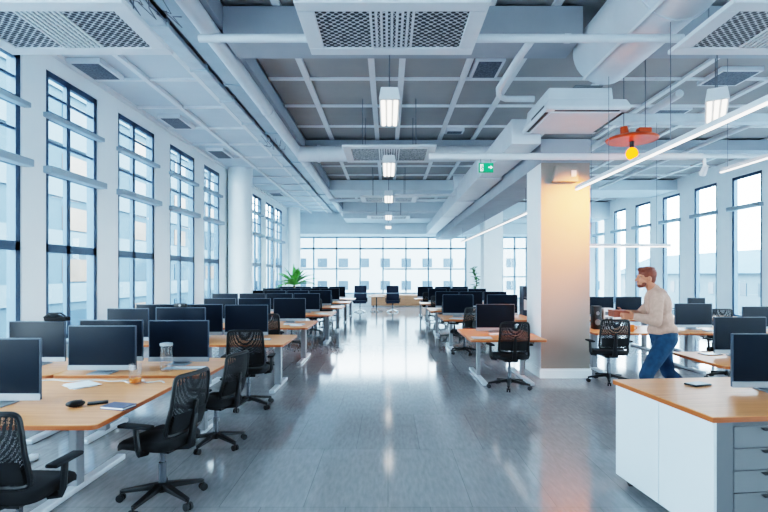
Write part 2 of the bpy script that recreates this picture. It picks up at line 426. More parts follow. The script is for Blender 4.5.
# ------------------------------------------------------------------ ceiling services
def run(name, pts, r, m, label, cat, n=14, joints=()):
    b = MB().tube(pts, r, n); o = b.build(name, M[m])
    for p, d in joints:
        p = Vector(p); d = Vector(d)
        MB().tube([p-d*.03, p+d*.03], r*1.12, n).build('joint_ring', M[m], o)
    return tag(o, label, cat)
def rect_duct(name, x0, x1, y0, y1, z0, z1, m, label, cat, step=2.4):
    o = MB().box(x0, x1, y0, y1, z0, z1).build(name, M[m], None, False, .01)
    y = y0+step
    while y < y1-.2:
        MB().box(x0-.025, x1+.025, y-.025, y+.025, z0-.025, z1+.025).build('flange', M[m], o, False, .004); y += step
    return tag(o, label, cat)
t = rect_duct('cable_tray', -2.99, -2.77, YF, 26, 4.82, 4.89, 'tray', 'long pale cable tray beside the left ceiling panels', 'cable tray', 1.38)
rect_duct('air_duct', -2.70, -2.38, YF, 26, 4.86, 5.1, 'duct_blue', 'flat blue-grey duct running beside the cable tray', 'duct', 2.9)
J = [((-2.24, y, 4.76), (0, 1, 0)) for y in (5, 9.5, 14, 18.5)]
run('ceiling_pipe', [(-2.24, YF, 4.76), (-2.24, 26, 4.76)], .11, 'pipe', 'thick white pipe running the length of the ceiling left of the vents', 'pipe', 18, J)
run('ceiling_pipe', [(-2.0, 5.42, 4.205), (3.12, 5.42, 4.205)], .044, 'pipe', 'white cross pipe just behind the big central ceiling vent', 'pipe', 12, [((-1.8, 5.42, 4.205), (1, 0, 0)), ((1.9, 5.42, 4.205), (1, 0, 0))])
run('ceiling_pipe', [(-2.2, 12.6, 4.68), (4.5, 12.6, 4.68)], .19, 'duct', 'fat white cross duct behind the second ceiling vent', 'duct', 20, [((x, 12.6, 4.68), (1, 0, 0)) for x in (-1.7, -.9, 1.0, 2.6)])
run('ceiling_pipe', [(.65, 8.15, 3.585), (5.0, 8.15, 3.585)], .055, 'pipe', 'white cross pipe at the top of the square column', 'pipe', 12)
run('ceiling_pipe', [(-2.2, 19.2, 4.5), (3.9, 19.2, 4.5)], .06, 'pipe', 'thin white cross pipe under the far deep beam', 'pipe', 12)
run('ceiling_pipe', [(-2.2, 23.2, 4.55), (3.9, 23.2, 4.55)], .06, 'pipe', 'farthest thin white cross pipe before the end window', 'pipe', 12)
run('ceiling_pipe', [(.2, 14.6, 3.98), (5.2, 14.6, 3.98)], .035, 'pipe', 'slim white cross pipe passing behind the green exit sign', 'pipe', 10)
run('ceiling_pipe', [(1.63, 5.75, 4.36), (1.60, 6.3, 4.36), (1.58, 7.3, 4.36), (1.62, 7.45, 4.3), (1.72, 7.5, 4.28), (2.14, 7.5, 4.28)], .045, 'pipe', 'bent white pipe hooking into the cassette air conditioner', 'pipe', 12)
# big round duct
b = MB().tube([(2.93, YF+.05, 4.70), (2.93, 6.95, 4.70)], .42, 36); o = b.build('air_duct', M['duct'])
tag(o, 'huge round white duct ending above the cassette air conditioner', 'duct')
MB().bar((2.66, YF+.05, 4.365), (2.66, 6.94, 4.365), .05, .03, up=(-.64, 0, .76)).build('duct_seam', M['rib'], o)
for y in (2.5, 5.2): MB().tube([(2.93, y-.03, 4.70), (2.93, y+.03, 4.70)], .435, 36).build('joint_ring', M['duct'], o)
# long stepped duct past the square column
o = MB().box(1.98, 2.45, 8.2, 10.6, 3.8, 4.2).build('air_duct', M['duct'], None, False, .012)
tag(o, 'long stepped white duct running away from the cassette air conditioner', 'duct')
for i, (y0, y1, sh) in enumerate(((10.6, 11.1, .06), (11.1, 14.2, .03), (14.2, 14.6, .07), (14.6, 18.2, .04), (18.2, 18.6, .07), (18.6, 26, .05))):
    MB().box(1.98-.08+sh, 2.45+.05-sh, y0, y1, 3.8-.05+sh, 4.2+.05-sh).build('duct_section', M['duct'], o, False, .01)
run('air_duct', [(2.0, 15.6, 4.52), (5.6, 15.6, 4.52)], .22, 'duct', 'round white branch duct crossing over the stepped duct', 'duct', 20, [((3.2, 15.6, 4.52), (1, 0, 0)), ((4.6, 15.6, 4.52), (1, 0, 0))])
run('ceiling_pipe', [(4.9, 8.6, 4.75), (4.9, 25, 4.75)], .07, 'pipe', 'white pipe along the right ceiling above the bare bulb lamp', 'pipe', 12)
run('ceiling_pipe', [(7.6, 4, 4.85), (7.6, 25, 4.85)], .05, 'pipe', 'thin white pipe along the ceiling nearest the right windows', 'pipe', 12)
run('ceiling_pipe', [(3.4, 11.2, 4.3), (10.3, 11.2, 4.3)], .05, 'pipe', 'white cross pipe reaching to the right window wall', 'pipe', 12)
tag(MB().box(3.5, 8.6, 9.5, 9.75, 4.55, 4.7).build('cable_tray', M['tray'], None, False, .008), 'pale cross tray on the right ceiling behind the bulb lamp', 'cable tray')
# sagging data cables tied along the tray
for y0, lab in ((4.6, 'nearest of the loose grey cable loops tied to the left pipe'), (5.3, 'second of the loose grey cable loops tied to the left pipe'), (11.4, 'loose grey cable loop where the left pipe meets the fat cross duct')):
    b = MB()
    for k in range(4):
        b.tube([(-2.78+.1*k+random.uniform(-.04, .04), y0+.1*k+random.uniform(-.2, .2)+.08*i, 4.785-.16*math.sin(PI*i/6)-random.uniform(0, .02)) for i in range(7)], .006, 6)
    tag(b.build('cable_loop', M['wire']), lab, 'cable')

# ceiling vents
def big_vent(x0, x1, y0, y1, z, label):
    t = thing('ceiling_vent', label, 'vent', ((x0+x1)/2, (y0+y1)/2, z), 0, 'large grille vents hung below the ceiling')
    w, d = (x1-x0)/2, (y1-y0)/2; b = MB(); e = .16
    b.box(-w, w, -d, -d+e, 0, .05).box(-w, w, d-e, d, 0, .05).box(-w, -w+e, -d+e, d-e, 0, .05).box(w-e, w, -d+e, d-e, 0, .05)
    b.build('frame', M['vent_frame'], t, False, .008)
    MB().box(-w+e, w-e, -d+e, d-e, .018, .04).build('grille', M['grille'], t, False)
    q = MB()
    for k in range(9):
        x = -.2+.05*k; q.box(x-.012, x+.012, -d+e, d-e, .004, .017)
    q.build('louvre', M['vent_frame'], t, False)
    for sx in (-1, 1):
        for sy in (-1, 1):
            MB().tube([(sx*(w-.4), sy*(d-.08), .05), (sx*(w-.4), sy*(d-.08), (ZL if x1 < -2 else ZC)-z)], .008, 6).build('hanger_rod', M['wire'], t)
    return t
big_vent(-.835, .91, 4.51, 5.59, 4.1, 'big punched metal vent at the top centre of the ceiling')
big_vent(-.9, .95, 10, 11.4, 4.2, 'second big grille vent above the ceiling lamps of the aisle')
big_vent(-.9, .95, 16.4, 17.7, 4.2, 'third central grille vent, before the deep beam')
big_vent(-.9, .95, 21.7, 23.0, 4.2, 'farthest central grille vent near the end window')
big_vent(-4.10, -2.34, 4.51, 5.59, 4.1, 'big punched metal vent above the left windows')
big_vent(3.05, 4.8, 4.51, 5.59, 4.1, 'big punched metal vent at the right beside the round duct')
def small_vent(x0, x1, y0, y1, z, label):
    o = MB().box(x0, x1, y0, y1, z-.075, z-.002).build('air_grille', M['vent_frame'], None, False, .004)
    b = MB(); e = .05; b.box(x0+e, x1-e, y0+e, y1-e, z-.081, z-.075)
    b.build('grille_mesh', M['small_grille'], o, False)
    tag(o, label, 'air grille', 'small square grilles in the ceiling')
for a in ((-4.75, -4.25, 7.55, 8.25, ZL, 'dark air grille in the left ceiling nearest the big left vent'),
          (-4.6, -4.15, 10.2, 11.0, ZL, 'middle dark air grille along the left ceiling'),
          (-4.6, -4.15, 12.9, 13.8, ZL, 'third dark air grille along the left ceiling'),
          (-4.6, -4.1, 19.6, 20.4, ZL, 'farthest dark air grille along the left ceiling'),
          (1.40, 1.87, 8.1, 8.85, ZC, 'dark air grille in the central ceiling near the bent pipe'),
          (1.36, 1.80, 12.05, 12.35, ZC, 'small dark air grille in the central ceiling before the fat duct'),
          (5.55, 6.25, 8.5, 9.2, ZC, 'dark air grille in the right ceiling beside the hanging lamp'),
          (5.55, 6.25, 10.5, 11.4, ZC, 'dark air grille in the right ceiling above the bulb lamp')):
    small_vent(*a)

# hanging box lamps
def box_lamp(x, y, L, z, label, rz=0, top=None):
    t = thing('pendant_light', label, 'lamp', (x, y, z), rz, 'box lamps hanging over the aisle')
    w = .14; L /= 2
    MB().prism([(-w, -L, 0), (w, -L, 0), (w*.82, -L, .16), (-w*.82, -L, .16)], (0, 2*L, 0)).build('housing', M['vent_frame'], t, False, .006)
    for k in (-1, 0, 1):
        MB().box(k*.085-.026, k*.085+.026, -L+.05, L-.05, -.016, -.001).build('tube', M['tube'], t, False, .004)
    for sy in (-1, 1):
        MB().tube([(0, sy*(L-.12), .16), (0, sy*(L-.12), (top or ZC)-z)], .008, 6).build('hanger_rod', M['wire'], t)
    return t
box_lamp(0.02, 7.36, 1.22, 4.02, 'nearest white box lamp with three lit tubes over the aisle')
box_lamp(0.02, 11.1, 1.4, 3.98, 'second lit box lamp over the aisle, under the second vent', top=4.2)
box_lamp(0.02, 15.7, 1.4, 4.02, 'third lit box lamp over the aisle')
box_lamp(0.02, 20.7, 1.6, 4.02, 'fourth lit box lamp over the aisle')
box_lamp(0.02, 24.8, 1.2, 4.0, 'farthest lit box lamp over the aisle', top=4.35)
box_lamp(4.68, 7.3, 1.25, 4.02, 'lit box lamp hanging alone on the right by the big vent', rz=-.55)

# linear strip lamps
def strip_lamp(x0, y0, x1, y1, z, label, top=ZC, w=.05, ks=(.04, .5, .96)):
    t = thing('linear_lamp', label, 'lamp', (x0, y0, z)); d = Vector((x1-x0, y1-y0, 0))
    MB().bar((0, 0, .03), d+Vector((0, 0, .03)), w, .05).build('housing', M['vent_frame'], t, False, .004)
    MB().bar((0, 0, -.001), d+Vector((0, 0, -.001)), w*.7, .012).build('diffuser', M['strip'], t, False)
    for k in ks:
        p = d*k; MB().tube([p+Vector((0, 0, .055)), p+Vector((0, 0, top-z))], .004, 6).build('hanger_wire', M['wire'], t)
    return t
strip_lamp(2.87, 2.6, 2.87, 7.8, 3.0, 'long thin lit strip lamp in front of the square column', top=4.28, ks=(.04, .5, .78))
strip_lamp(5.2, 4.0, 5.2, 8.0, 3.3, 'short lit strip lamp near the right windows')
strip_lamp(2.93, 10.5, 2.93, 20.5, 3.0, 'long thin strip lamp behind the square column', top=3.55)
strip_lamp(3.55, 9.6, 5.3, 9.6, 2.23, 'thin white cross strip lamp above the standing man', top=4.549, w=.03, ks=(.15, .85))

# cassette air conditioner
t = thing('air_conditioner', 'white cassette air conditioner hung in front of the square column', 'air conditioner', (2.7, 7.5, 3.93))
b = MB(); w, d = .56, .6
b.add([(-w, -d, 0), (w, -d, 0), (w, d, 0), (-w, d, 0), (-w-.02, -d-.02, .04), (w+.02, -d-.02, .04), (w+.02, d+.02, .04), (-w-.02, d+.02, .04),
       (-w+.03, -d+.02, .15), (w-.03, -d+.02, .15), (w-.03, d-.02, .15), (-w+.03, d-.02, .15)],
      [(3, 2, 1, 0), (0, 1, 5, 4), (1, 2, 6, 5), (2, 3, 7, 6), (3, 0, 4, 7), (4, 5, 9, 8), (5, 6, 10, 9), (6, 7, 11, 10), (7, 4, 8, 11), (8, 9, 10, 11)])
b.build('casing', M['duct'], t, False, .012)
MB().prism([(-w+.03, -d+.05, .15), (w-.2, -d+.05, .15), (w-.2, -d+.09, .33), (-w+.06, -d+.09, .33)], (0, 1.1, 0)).build('upper_box', M['duct'], t, False, .015)
MB().box(-w+.08, w-.08, -d+.08, d-.08, -.018, -.001).build('intake_panel', M['vent_frame'], t, False, .006)
q = MB()
q.box(-w+.12, w-.12, -d+.02, -d+.06, -.006, -.001).box(-w+.015, -w+.06, -d+.12, d-.12, -.006, -.001).box(w-.06, w-.015, -d+.12, d-.12, -.006, -.001)
q.build('air_slot', M['black'], t, False)
MB().box(-w-.012, -w+.0, -.5, .1, .05, .085).build('air_slot', M['black'], t, False)
MB().box(-.16, .22, -d+.05, -d+.3, .33, .347).build('connector', M['grey_panel'], t, False)

# amber lamp on its plate
t = thing('bulb_lamp', 'glowing amber bulb lamp under a hanging plate beside the square column', 'lamp', (3.62, 7.6, 3.48))
MB().lathe([(.02, .20), (.35, .21), (.37, .235), (.33, .26), (.05, .27)], (0, 0, 0), 28).build('shade_plate', M['amber'], t)
MB().tube([(-.1, 0, .26), (-.12, 0, .42)], [.07, .05], 14).build('transformer', M['amber'], t, True, .008)
MB().box(.08, .27, -.06, .06, .262, .40).build('junction_box', M['amber'], t, False, .012)
MB().lathe([(.03, .1), (.035, .21)], (0, 0, 0), 14).build('socket', M['black'], t)
MB().ell((0, 0, .02), (.085, .085, .095)).build('bulb', M['bulb'], t)
for x in (-.12, .2): MB().tube([(x, 0, .38), (x, 0, ZC-3.48)], .007, 6).build('hanger_rod', M['wire'], t)
l = bpy.data.lights.new('amber_glow', 'SPOT'); l.energy = 620; l.color = (1, .3, .05); l.shadow_soft_size = .07; l.spot_size = math.radians(74); l.spot_blend = 1
lo = bpy.data.objects.new('amber_glow', l); col.objects.link(lo); lo.location = (3.56, 7.48, 3.40)
lo.rotation_euler = (Vector((2.95, 8.45, 2.55))-Vector((3.56, 7.48, 3.40))).to_track_quat('-Z', 'Y').to_euler()

# small spotlight, column box, exit sign
t = thing('spotlight', 'small white spotlight hanging before the right windows', 'lamp', (5.0, 8.15, 3.3))
MB().tube([(0, 0, 0), (0, -.1, .12)], [.055, .04], 14).build('lamp_head', M['vent_frame'], t)
MB().box(-.02, .02, -.08, -.04, .1, .24).build('bracket', M['vent_frame'], t, False, .004)
o = MB().prism([(2.68, 8.449, 3.22), (3.10, 8.449, 3.22), (3.10, 8.449, 3.45), (2.74, 8.449, 3.49)], (0, -.12, 0)).build('wall_box', M['warm_wall'], None, False, .015)
tag(o, 'pale angled box fixed high on the square column', 'wall box')
MB().box(2.98, 3.06, 8.31, 8.33, 3.30, 3.40).build('cover_plate', M['vent_frame'], o, False, .004)
t = thing('exit_sign', 'green and white running man exit sign under the cross pipe', 'sign', (1.55, 8.1, 3.32))
MB().box(-.115, .115, -.015, .015, 0, .15).build('sign_box', M['green'], t, False, .004)
g = MB(); yy = -.0165
def flat(poly): g.prism([(x, yy, z) for x, z in poly], (0, .0025, 0))
flat([(-.095, .02), (-.095, .13), (-.045, .13), (-.045, .02)])
flat([(.035, .07), (.07, .07), (.07, .05), (.105, .08), (.07, .11), (.07, .09), (.035, .09)])
g.build('pictogram', M['signwhite'], t, False)
g = MB(); yy = -.0195
flat([(-.072, .108), (-.06, .114), (-.052, .104), (-.062, .096)])
flat([(-.075, .098), (-.055, .095), (-.062, .06), (-.05, .035), (-.06, .03), (-.073, .06)])
flat([(-.07, .06), (-.085, .035), (-.09, .042), (-.078, .068)])
flat([(-.06, .09), (-.045, .075), (-.05, .068), (-.064, .082)])
g.build('running_figure', M['green'], t, False)
for x in (-.08, .08): MB().tube([(x, 0, .15), (x, .04, .24)], .004, 6).build('hanger_wire', M['wire'], t)

# ------------------------------------------------------------------ office chair
def make_chair():
    t = thing('office_chair', None, 'chair')
    hub = MB().lathe([(.045, .075), (.05, .09), (.05, .125), (.03, .145)], (0, 0, 0), 16)
    for k in range(5):
        a = 2*PI*k/5+PI/2+.3
        d = Vector((math.cos(a), math.sin(a), 0))
        hub.bar(d*.03+Vector((0, 0, .118)), d*.315+Vector((0, 0, .078)), .06, .045, .036, .026)
    base = hub.build('base', M['black'], t, True, .005, 1)
    for k in range(5):
        a = 2*PI*k/5+PI/2+.3; d = Vector((math.cos(a), math.sin(a), 0)); s = Vector((-d.y, d.x, 0))
        cb = MB(); p = d*.315+Vector((0, 0, .03))
        for q in (-1, 1): cb.tube([p+s*q*.008, p+s*q*.026], .03, 14)
        cb.tube([p+Vector((0, 0, .0)), p+Vector((0, 0, .056))], .009, 8)
        cb.build('caster', M['black'], base)
    MB().tube([(0, 0, .14), (0, 0, .3)], .028, 14).tube([(0, 0, .28), (0, 0, .42)], .02, 14).build('gas_lift', M['chrome'], t)
    MB().box(-.1, .1, -.13, .12, .405, .452).tube([(.1, .02, .425), (.24, .04, .43)], .008, 8).build('tilt_mechanism', M['black'], t, True, .008)
    # cushion: superellipse slab, waterfall front
    b = MB(); N = 32; rings = []
    for z, sc in ((.452, .90), (.463, .99), (.495, 1.0), (.515, .96), (.524, .86)):
        ring = []
        for k in range(N):
            a = 2*PI*k/N; ca, sa = math.cos(a), math.sin(a); e = .42
            x = .245*sc*math.copysign(abs(ca)**e, ca); yv = .24*sc*math.copysign(abs(sa)**e, sa)+.02
            ring.append((x, yv, z-(.035*max(0, (yv-.14)/.1)**2 if z > .46 else .02*max(0, (yv-.14)/.1)**2)))
        rings.append(ring)
    fs = [(i*N+k, i*N+(k+1) % N, (i+1)*N+(k+1) % N, (i+1)*N+k) for i in range(4) for k in range(N)]
    b.add([p for r in rings for p in r], fs+[tuple(range(N))[::-1], tuple(range(4*N, 5*N))])
    b.build('seat', M['black_soft'], t, angle=60)
    # backrest outline
    def back(u, v):        # u -1..1 across, v 0..1 up
        w = .218+.008*math.sin(PI*v)-.012*v
        y = -.215-.05*math.sin(PI*v*.9)*0-.085*v**1.3+.05*math.sin(PI*v)*-.6 + .035*u*u
        return (u*w, y, .56+.45*v)
    loop = []; e = .2
    for k in range(44):
        a = 2*PI*k/44; ca, sa = math.cos(a), math.sin(a)
        loop.append(back(math.copysign(abs(ca)**e, ca), .5+.5*math.copysign(abs(sa)**e, sa)))
    fr = MB().tube(loop, .016, 8, closed=True).build('back_frame', M['black'], t)
    MB().grid(lambda u, v: back((2*u-1)*.98, .01+.98*v), 12, 14).build('back_mesh', M['chair_mesh'], t)
    MB().grid(lambda u, v: Vector(back((2*u-1)*.9, .08+.3*v))+Vector((0, -.022, 0)), 8, 6).build('lumbar_pad', M['black_soft'], t)
    sp = MB().bar((0, -.1, .43), (0, -.26, .45), .09, .035, .07, .035)
    sp.bar((0, -.25, .44), Vector(back(0, .3))+Vector((0, -.03, 0)), .07, .035, .05, .03); sp.bar(Vector(back(0, .28))+Vector((0, -.03, 0)), Vector(back(0, .55))+Vector((0, -.02, 0)), .05, .025, .03, .02)
    sp.build('back_spine', M['black'], t, True, .006)
    for s in (-1, 1):
        ar = MB(); ar.tube([(s*.2, -.02, .44), (s*.275, -.02, .45), (s*.29, -.02, .49), (s*.29, .0, .645)], [.022, .022, .022, .02], 8)
        o = ar.build('armrest', M['black'], t)
        MB().box(s*.29-.04, s*.29+.04, -.13, .13, .645, .672).build('arm_pad', M['black_soft'], o, True, .013)
    index_kids(t); return t
CH = make_chair()
GC = 'black mesh office chairs'
def chair(x, y, face, label, sc=1.0):
    fx, fy = face
    return dup(CH, (x, y, 0), math.atan2(fy, fx)-PI/2, label, GC, (sc, sc, sc))
chair(-2.16, 3.0, (.04, 1), 'black mesh office chair cut off by the left edge before the front desk', .95)
chair(-1.70, 3.86, (-1, .25), 'black mesh office chair facing left at the end of the front left desk', .97)
chair(-1.72, 5.12, (-1, .28), 'black mesh office chair facing left at the end of the second left desk', .92)
chair(-1.80, 6.62, (-.1, 1), 'black mesh office chair with its back to us before the third left desk')
chair(1.83, 7.72, (-.06, 1), 'black mesh office chair with its back to us at the desk beside the square column')
chair(1.66, 11.1, (-.5, .8), 'black mesh office chair partly hidden behind the desk nearest the square column')
chair(3.50, 8.12, (.05, 1), 'black mesh office chair right of the square column, left of the standing man')
k_ = ['fourth', 'fifth', 'sixth', 'seventh', 'eighth']
for i, (x, y) in enumerate(((-2.22, 9.25), (-2.3, 12.2), (-2.2, 14.9), (-2.2, 17.6), (-2.2, 20.2))):
    chair(x, y, (-.35, 1), 'black office chair nearest the aisle at the %s left desk row' % k_[i])
for i, (x, y) in enumerate(((1.7, 13.6), (1.7, 17.0), (1.65, 20.2))):
    chair(x, y, (.3, 1), 'black office chair at the aisle end of the %s right desk row' % ['third', 'fourth', 'fifth'][i])
chair(5.5, 8.3, (.1, 1), 'black office chair behind the standing man, at the long right desk')
chair(6.7, 10.55, (0, 1), 'black office chair showing only its top behind the long right desk')

# high-backed visitor chairs at the far end
def make_visitor():
    t = thing('lounge_chair', None, 'chair')
    MB().box(-.3, .3, -.28, .28, .40, .52).build('seat', M['navy'], t, True, .03)
    MB().prism([(-.3, .2, .5), (-.3, .3, .5), (-.3, .4, .84), (-.3, .31, .84)], (.6, 0, 0)).build('backrest', M['navy'], t, True, .02)
    MB().prism([(-.29, .31, .87), (-.29, .40, .87), (-.29, .46, 1.2), (-.29, .39, 1.2)], (.58, 0, 0)).build('headrest', M['navy'], t, True, .02)
    b = MB()
    for k in range(4):
        a = PI/4+k*PI/2; b.bar((0, 0, .1), (.36*math.cos(a), .36*math.sin(a), .02), .05, .035)
    b.tube([(0, 0, .08), (0, 0, .41)], .03, 12)
    b.build('base', M['chrome'], t)
    for s in (-1, 1): MB().tube([(s*.32, .2, .46), (s*.33, .2, .64), (s*.33, -.2, .64), (s*.32, -.2, .46)], .018, 8).build('armrest', M['black'], t)
    index_kids(t); return t
VC = make_visitor()
dup(VC, (-1.29, 23.6, 0), 0, 'left dark high-backed chair facing us at the far end of the aisle', 'visitor chairs by the far window')
dup(VC, (.22, 23.6, 0), 0, 'right dark high-backed chair facing us at the far end of the aisle', 'visitor chairs by the far window')
t = thing('side_table', 'small round pedestal table between the two far chairs', 'table', (-.53, 23.7, 0))
MB().lathe([(.34, .68), (.36, .69), (.36, .715), (.34, .72)], (0, 0, 0), 28).build('table_top', M['wood_low'], t)
MB().lathe([(.03, .03), (.03, .68)], (0, 0, 0), 12).build('pedestal', M['black'], t)
b = MB()
for k in range(4):
    a = k*PI/2+.4; b.bar((0, 0, .06), (.3*math.cos(a), .3*math.sin(a), .015), .05, .03)
b.build('foot', M['black'], t)
t = thing('sideboard', 'low wooden sideboard under the far end window', 'cabinet', (.6, 27.6, 0))
MB().box(-1.5, 1.5, -.2, .2, .06, .62).build('carcass', M['wood_low'], t, False, .008)
for k in range(5):
    d_ = MB().box(-1.48+.594*k, -.9+.594*k, -.222, -.2, .09, .6).build('door', M['wood_low'], t, False, .004)
    MB().box(-.96+.594*k, -.94+.594*k, -.24, -.222, .4, .52).build('handle', M['steel'], d_, False)
b = MB()
for x in (-1.4, 1.4):
    for y in (-.15, .15): b.box(x-.03, x+.03, y-.03, y+.03, 0, .06)
b.build('plinth_feet', M['black'], t, False)

# ------------------------------------------------------------------ monitors
def make_monitor():          # local: faces -Y, origin on the desk under the foot, .66 wide
    t = thing('computer_monitor', None, 'monitor')
    w = .33
    MB().box(-w, w, 0, .022, .035, .475).build('shell', M['shell'], t, False, .006)
    MB().box(-w+.012, w-.012, -.004, -.0005, .085, .466).build('screen', M['screen'], t, False)
    MB().box(-w, w, -.006, -.0005, .033, .081).build('chin', M['silver'], t, False, .002)
    st = MB().prism([(-.09, .022, .2), (-.09, .03, .2), (-.09, .09, .03), (-.09, .09, .008), (-.09, .075, .008), (-.09, .07, .03)], (.18, 0, 0)).build('stand', M['silver'], t, False, .003)
    MB().box(-.11, .11, -.08, .11, 0, .01).build('stand_foot', M['silver'], st, False, .004)
    index_kids(t); return t
MO = make_monitor()
GM = 'dark widescreen monitors on the desks'
def monitor(x, y, z, label, rz=0, w=.66, h=1.0):
    return dup(MO, (x, y, z), rz, label, GM, (w/.66, 1, h))

# ------------------------------------------------------------------ desks
DZ = .72
def desk(x0, x1, y0, y1, label, z=DZ, legs=None, group='wooden office desks', round_=.05, screen=True, post=.05):
    t = thing('office_desk', label, 'desk', ((x0+x1)/2, (y0+y1)/2, 0), 0, group)
    w, d = (x1-x0)/2, (y1-y0)/2
    poly = []
    for cx, cy, a0 in ((w-round_, d-round_, 0), (-w+round_, d-round_, 90), (-w+round_, -d+round_, 180), (w-round_, -d+round_, 270)):
        for k in range(5):
            a = math.radians(a0+k*22.5); poly.append((cx+round_*math.cos(a), cy+round_*math.sin(a)))
    o = MB().prism([(px, py, z-.006) for px, py in poly], (0, 0, .006)).build('tabletop', M['wood'], t)
    MB().prism([(px, py, z-.034) for px, py in poly], (0, 0, .0275)).build('edge_band', M['wood_edge'], o)
    for lx in (legs or (-w+.3, w-.3)):
        lg = MB().box(lx-post, lx+post, -.1, 0.0, .045, z-.036).build('leg', M['steel'], t, False, .012)
        MB().bar((lx, -d+.12, .028), (lx, d-.12, .028), .08, .05).build('foot', M['steel_light'], lg, False, .012)
        for s in (-1, 1): MB().lathe([(.02, 0), (.025, .004)], (lx, s*(d-.17), 0), 10).build('levelling_pad', M['black'], lg)
        MB().bar((lx, -d+.1, z-.055), (lx, d-.1, z-.055), .05, .03).build('bracket', M['steel'], lg, False)
    MB().box(-w+.35, w-.35, .12, .15, z-.12, z-.04).build('cross_rail', M['steel'], t, False)
    if screen:
        MB().box(-w+.25, w-.25, d-.14, d-.03, z-.13, z-.11).box(-w+.25, w-.25, d-.032, d-.025, z-.13, z-.05).build('cable_tray', M['steel'], t, False)
    return t
ORD = ['front', 'second', 'third', 'fourth', 'fifth', 'sixth', 'seventh', 'eighth']
LROW = [(3.34, 4.85, -1.91), (5.0, 6.05, -1.79), (7.2, 8.4, -1.48), (9.5, 11.0, -1.5), (12.5, 13.8, -1.38), (15.2, 16.5, -1.37), (17.9, 19.2, -1.36), (20.5, 21.8, -1.36)]
for i, (y0, y1, xe) in enumerate(LROW):
    wdt = 1.5 if i else 1.6
    lg = (-.55, .25) if i == 0 else ((-.5, .55) if i < 2 else (-.5, .57))
    desk(xe-wdt, xe, y0, y1, 'oak desk at the aisle end of the %s row on the left' % ORD[i], legs=lg, post=.037 if i == 0 else .05)
    if i: desk(xe-2*wdt-.01 if xe-2*wdt-.01 > -4.75 else -4.75, xe-wdt-.01, y0, y1, 'oak desk at the window end of the %s row on the left' % ORD[i])
RROW = [(7.72, 9.3, 1.25, 2.41), (11.16, 12.7, 1.22, 3.3), (13.9, 15.4, 1.15, 3.4), (17.3, 18.6, 1.12, 3.5), (20.5, 21.8, 1.1, 3.5)]
for i, (y0, y1, x0, x1) in enumerate(RROW):
    lab = 'oak desk standing against the square column, with a black chair' if i == 0 else 'oak desk in the %s row right of the aisle' % ORD[i]
    desk(x0, x1, y0, y1, lab, legs=(-(x1-x0)/2+.24, (x1-x0)/2-.2), post=.028 if i == 0 else .035)
MO_LABEL = {}
def mrow(y, xs, z, fmt, names, w=.66, h=1.0):
    for x, n in zip(xs, names): monitor(x, y, z, fmt % n, 0, w, h)
monitor(-2.97, 3.86, DZ, 'large dark monitor with silver chin cut off by the left edge', 0, .70, 1.06)
monitor(-2.85, 5.10, DZ, 'dark monitor at the front edge of the second left desk, behind white papers', 0, .68, 1.0)
monitor(-2.29, 5.60, DZ, 'dark monitor with silver chin behind the glass carafe', 0, .66, 1.02)
monitor(-3.05, 5.64, DZ, 'dark monitor mostly hidden behind the one at the second left desk front edge', 0, .70, 1.02)
monitor(-3.84, 5.60, DZ, 'dark monitor near the left windows under a black bag', 0, .62, 1.0)
monitor(-3.75, 7.38, DZ, 'dark monitor on the third left row closest to the windows', 0, .6, 1.05)
monitor(-2.99, 7.38, DZ, 'dark monitor on the third left row below the small black webcam', 0, .72, 1.08)
monitor(-2.22, 8.02, DZ, 'dark monitor in full view beside the back-turned chair, third left row', 0, .68, 1.08)
monitor(-2.92, 8.02, DZ, 'dark monitor just left of the full-view one, third left row', 0, .66, 1.1)
monitor(-3.62, 8.02, DZ, 'dark monitor at the rear window end of the third left row', 0, .66, 1.1)
RK = ['first monitor from the aisle', 'second monitor from the aisle', 'third monitor from the aisle', 'fourth monitor from the aisle']
mrow(10.5, (-2.02, -2.74, -3.45), DZ, '%s on the fourth left desk row', RK, .66, 1.06)
for i, yy_ in ((4, 13.35), (5, 16.05), (6, 18.75), (7, 21.35)):
    mrow(yy_, (-2.12, -2.83, -3.54, -4.25), DZ, '%%s on the %s left desk row' % ORD[i], RK, .68, 1.05)
monitor(1.83, 8.72, DZ, 'dark monitor on the oak desk against the square column', 0, .66, 1.02)
mrow(12.0, (1.64, 2.68), DZ, '%s on the second right desk row', RK, .72, 1.1)
mrow(14.9, (1.72, 2.42, 3.12), DZ, '%s on the third right desk row', RK, .67, 1.05)
mrow(18.1, (1.75, 2.5, 3.15), DZ, '%s on the fourth right desk row', RK, .63, 1.05)
mrow(21.3, (1.55, 2.28, 3.0), DZ, '%s on the fifth right desk row', RK, .66, 1.05)

# right side desks
desk(3.5, 5.1, 8.62, 9.9, 'oak desk under the orange cup, right of the square column', legs=(-.6, .6))
desk(5.11, 6.9, 8.62, 9.9, 'oak desk behind the standing man towards the right windows', legs=(-.6, .6))
desk(4.2, 6.2, 11.2, 12.5, 'oak desk of the rear right row next to the square column', legs=(-.7, .7))
desk(6.21, 8.2, 11.2, 12.5, 'oak desk of the rear right row nearest the windows', legs=(-.7, .7))
desk(3.61, 5.9, 5.5, 6.55, 'oak desk with rounded corner between the man and the white counter', legs=(-.55, .8), round_=.09)
monitor(5.52, 9.25, DZ, 'dark monitor just right of the standing man', 0, .68, .98)
monitor(6.56, 9.0, DZ, 'dark monitor cut by the right edge, behind the rounded desk monitor', 0, .66, .9)
monitor(4.87, 11.7, DZ, 'dark monitor behind the white desk box, left of the man', 0, .58, 1.02)
monitor(5.50, 11.7, DZ, 'dark monitor behind the box the man is holding', 0, .6, 1.02)
monitor(7.05, 11.7, DZ, 'dark monitor peeking out above the one right of the man', 0, .4, .97)
